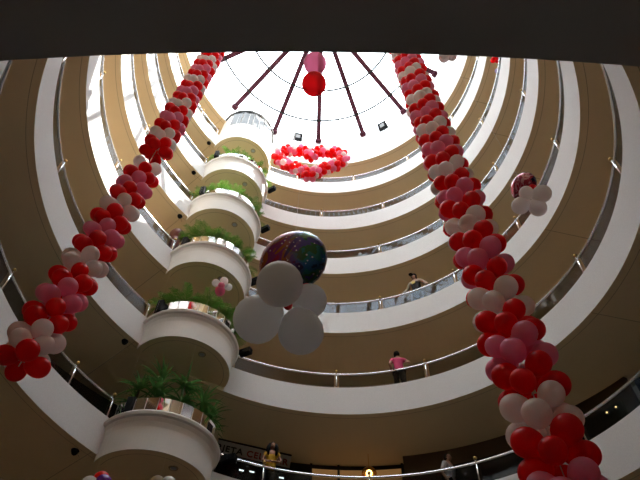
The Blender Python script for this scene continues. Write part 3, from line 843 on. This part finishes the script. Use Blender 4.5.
    if hair == 'tied': ball(bm, ctr - fd*0.11 + Vector((0, 0, 0.02)), 0.05, 0, 2)
    obj('hair', bm, M['hair'], t, True)
    # clothes
    V2 = []; E2 = []; m2 = {}
    def a2(k, p, r, par=None):
        m2[k] = len(V2); V2.append((p, r))
        if par: E2.append((m2[par], m2[k]))
    a2('sp', J['sp'], (0.155, 0.125)); a2('lo', (0, ly*0.05, 0.93), (0.165, 0.13), 'sp'); a2('ch', J['ch'], (0.172, 0.132), 'sp'); a2('ub', (0, ly*0.98, 1.42), (0.135, 0.105), 'ch')
    for s, n in ((-1, 'l'), (1, 'r')):
        sh = (s*sw, J['ub'][1], 1.40); el, wr = arms[0 if s < 0 else 1]
        a2('sh'+n, sh, 0.072, 'ub')
        if sleeves <= 1: a2('e'+n, tuple(Vector(sh).lerp(Vector(el), max(0.5, sleeves))), 0.062, 'sh'+n)
        else:
            a2('e'+n, el, 0.058, 'sh'+n); a2('w'+n, tuple(Vector(el).lerp(Vector(wr), 0.9)), 0.044, 'e'+n)
    skin_mesh('shirt', V2, E2, M[cloth], t)
    V3 = [((0, 0, 0.95), (0.165, 0.125))]; E3 = []
    for s in (-1, 1):
        b = len(V3)
        V3 += [((s*hip, 0, 0.86), 0.105), ((s*(hip+0.01), 0.02, 0.50), 0.078), ((s*(hip+0.01), -0.02, 0.12), 0.062)]
        E3 += [(0, b), (b, b+1), (b+1, b+2)]
    skin_mesh('trousers', V3, E3, M[trousers], t)
    bm = bmesh.new()
    for s in (-1, 1): ball(bm, (s*(hip+0.02), 0.05, 0.045), 1, 0, 2, (0.05, 0.135, 0.045))
    obj('shoes', bm, M['black'], t)
    return t, ctr, fd, sd
def on_gallery(px, py, k, r):
    p = at_R(px, py, r); ph = azim(p.x, p.y)
    return P(ph, r, hz(k, ph)-FLOOR_DROP), ph + pi      # facing the well: +Y local -> towards axis
# fuchsia shirt, back to the railing
loc, rz = on_gallery(399, 370, 2, R+0.29)
t, _, _, _ = person('person', 'person in a fuchsia shirt with black hair, back turned, at the second railing', loc, rz+pi+0.35, 0.02,
       (((-0.27, -0.16, 1.12), (-0.20, 0.05, 1.04)), ((0.30, -0.18, 1.14), (0.22, -0.24, 1.08))), 'fuchsia', 'denim', 'tied', 0.5, 0.55, True)
t.scale = (1.08, 1.08, 1.08)
# guard with cap and vest
loc, rz = on_gallery(417, 289, 3, R+0.29)
t, ctr, fd, sd = person('person', 'guard in black cap and black vest over a khaki shirt at the third railing', loc, rz, 0.06,
       (((-0.36, 0.00, 1.17), (-0.40, 0.13, 1.03)), ((0.37, 0.02, 1.18), (0.46, 0.13, 1.04))), 'khaki', 'khaki', 'short', 0.45, 1.5)
t.scale = (1.08, 1.08, 1.08)
bm = bmesh.new(); ball(bm, ctr + Vector((0, -0.005, 0.085)), 1, 0, 3, (0.108, 0.118, 0.068)); 
ball(bm, ctr + fd*0.13 + Vector((0, 0, 0.075)), 1, 0, 2, (0.075, 0.085, 0.012)); obj('cap', bm, M['black'], t, True)
V2 = [((0, 0.03, 1.16), (0.172, 0.142)), ((0, 0.0, 1.0), (0.172, 0.14)), ((0, 0.05, 1.33), (0.168, 0.146)), ((-0.11, 0.06, 1.45), (0.06, 0.08)), ((0.11, 0.06, 1.45), (0.06, 0.08))]
skin_mesh('vest', V2, [(0, 1), (0, 2), (2, 3), (2, 4)], M['vest'], t)
bm = bmesh.new(); box(bm, (0.02, 0.195, 1.27), 0.13, 0.02, 0.13); bmesh.ops.bevel(bm, geom=list(bm.edges), offset=0.008, segments=2, affect='EDGES'); obj('badge', bm, M['badge'], t)
# woman in yellow
loc, rz = on_gallery(271, 462, 1, R+0.29)
person('person', 'woman with long dark hair in a yellow blouse leaning her arms on the lowest railing', loc, rz, 0.14,
       (((-0.27, 0.16, 1.16), (-0.06, 0.28, 1.09)), ((0.27, 0.16, 1.16), (0.06, 0.27, 1.10))), 'yellow', 'denim', 'long', 0.0, 0.5, True)
# man in profile
loc, rz = on_gallery(448, 468, 1, R+0.72)
person('person', 'man with short black hair in a grey-white shirt walking along the lowest gallery', loc, rz+1.35, 0.03,
       (((-0.25, -0.03, 1.14), (-0.24, 0.12, 0.94)), ((0.25, -0.06, 1.14), (0.25, 0.05, 0.92))), 'shirt', 'denim', 'short', 0.0, 0.9)

# ------------------------------------------------------------------ light
w = bpy.data.worlds.new('sky'); scn.world = w; w.use_nodes = True
nt = w.node_tree; bg = nt.nodes['Background']
bg.inputs['Color'].default_value = (0.88, 0.95, 1.0, 1); bg.inputs['Strength'].default_value = 8.0
sun = bpy.data.lights.new('sun', 'SUN'); sun.energy = 21.0; sun.angle = math.radians(0.6); sun.color = (1.0, 0.95, 0.86)
so = bpy.data.objects.new('sun', sun); C.objects.link(so)
SE, SA = math.radians(47.5), 1.42
sd_ = Vector((-cos(SE)*sin(SA), cos(SE)*cos(SA), -sin(SE)))
so.rotation_mode = 'QUATERNION'; so.rotation_quaternion = sd_.to_track_quat('-Z', 'Y'); so.location = (20, 8, 40)

# ------------------------------------------------------------------ camera
cam = bpy.data.cameras.new('camera'); co = bpy.data.objects.new('camera', cam); C.objects.link(co)
cam.sensor_width = 36.0; cam.lens = F_PX*36/640; cam.clip_start = 0.05; cam.clip_end = 200
c, s = cos(ROLL), sin(ROLL)
r0v = Vector((1, 0, 0)); u0v = Vector((0, -sin(PITCH), cos(PITCH))); fwv = Vector((0, cos(PITCH), sin(PITCH)))
rv = r0v*c + u0v*s; uv = -r0v*s + u0v*c
mt = Matrix((rv, uv, -fwv)).transposed().to_4x4()
co.matrix_world = mt
scn.camera = co
scn.cycles.diffuse_bounces = 8
scn.cycles.max_bounces = 16
vs = scn.view_settings
scn.display_settings.display_device = 'sRGB'
vs.view_transform = 'Standard'; vs.look = 'None'; vs.gamma = 1.0; vs.exposure = 0.0
vs.use_curve_mapping = False
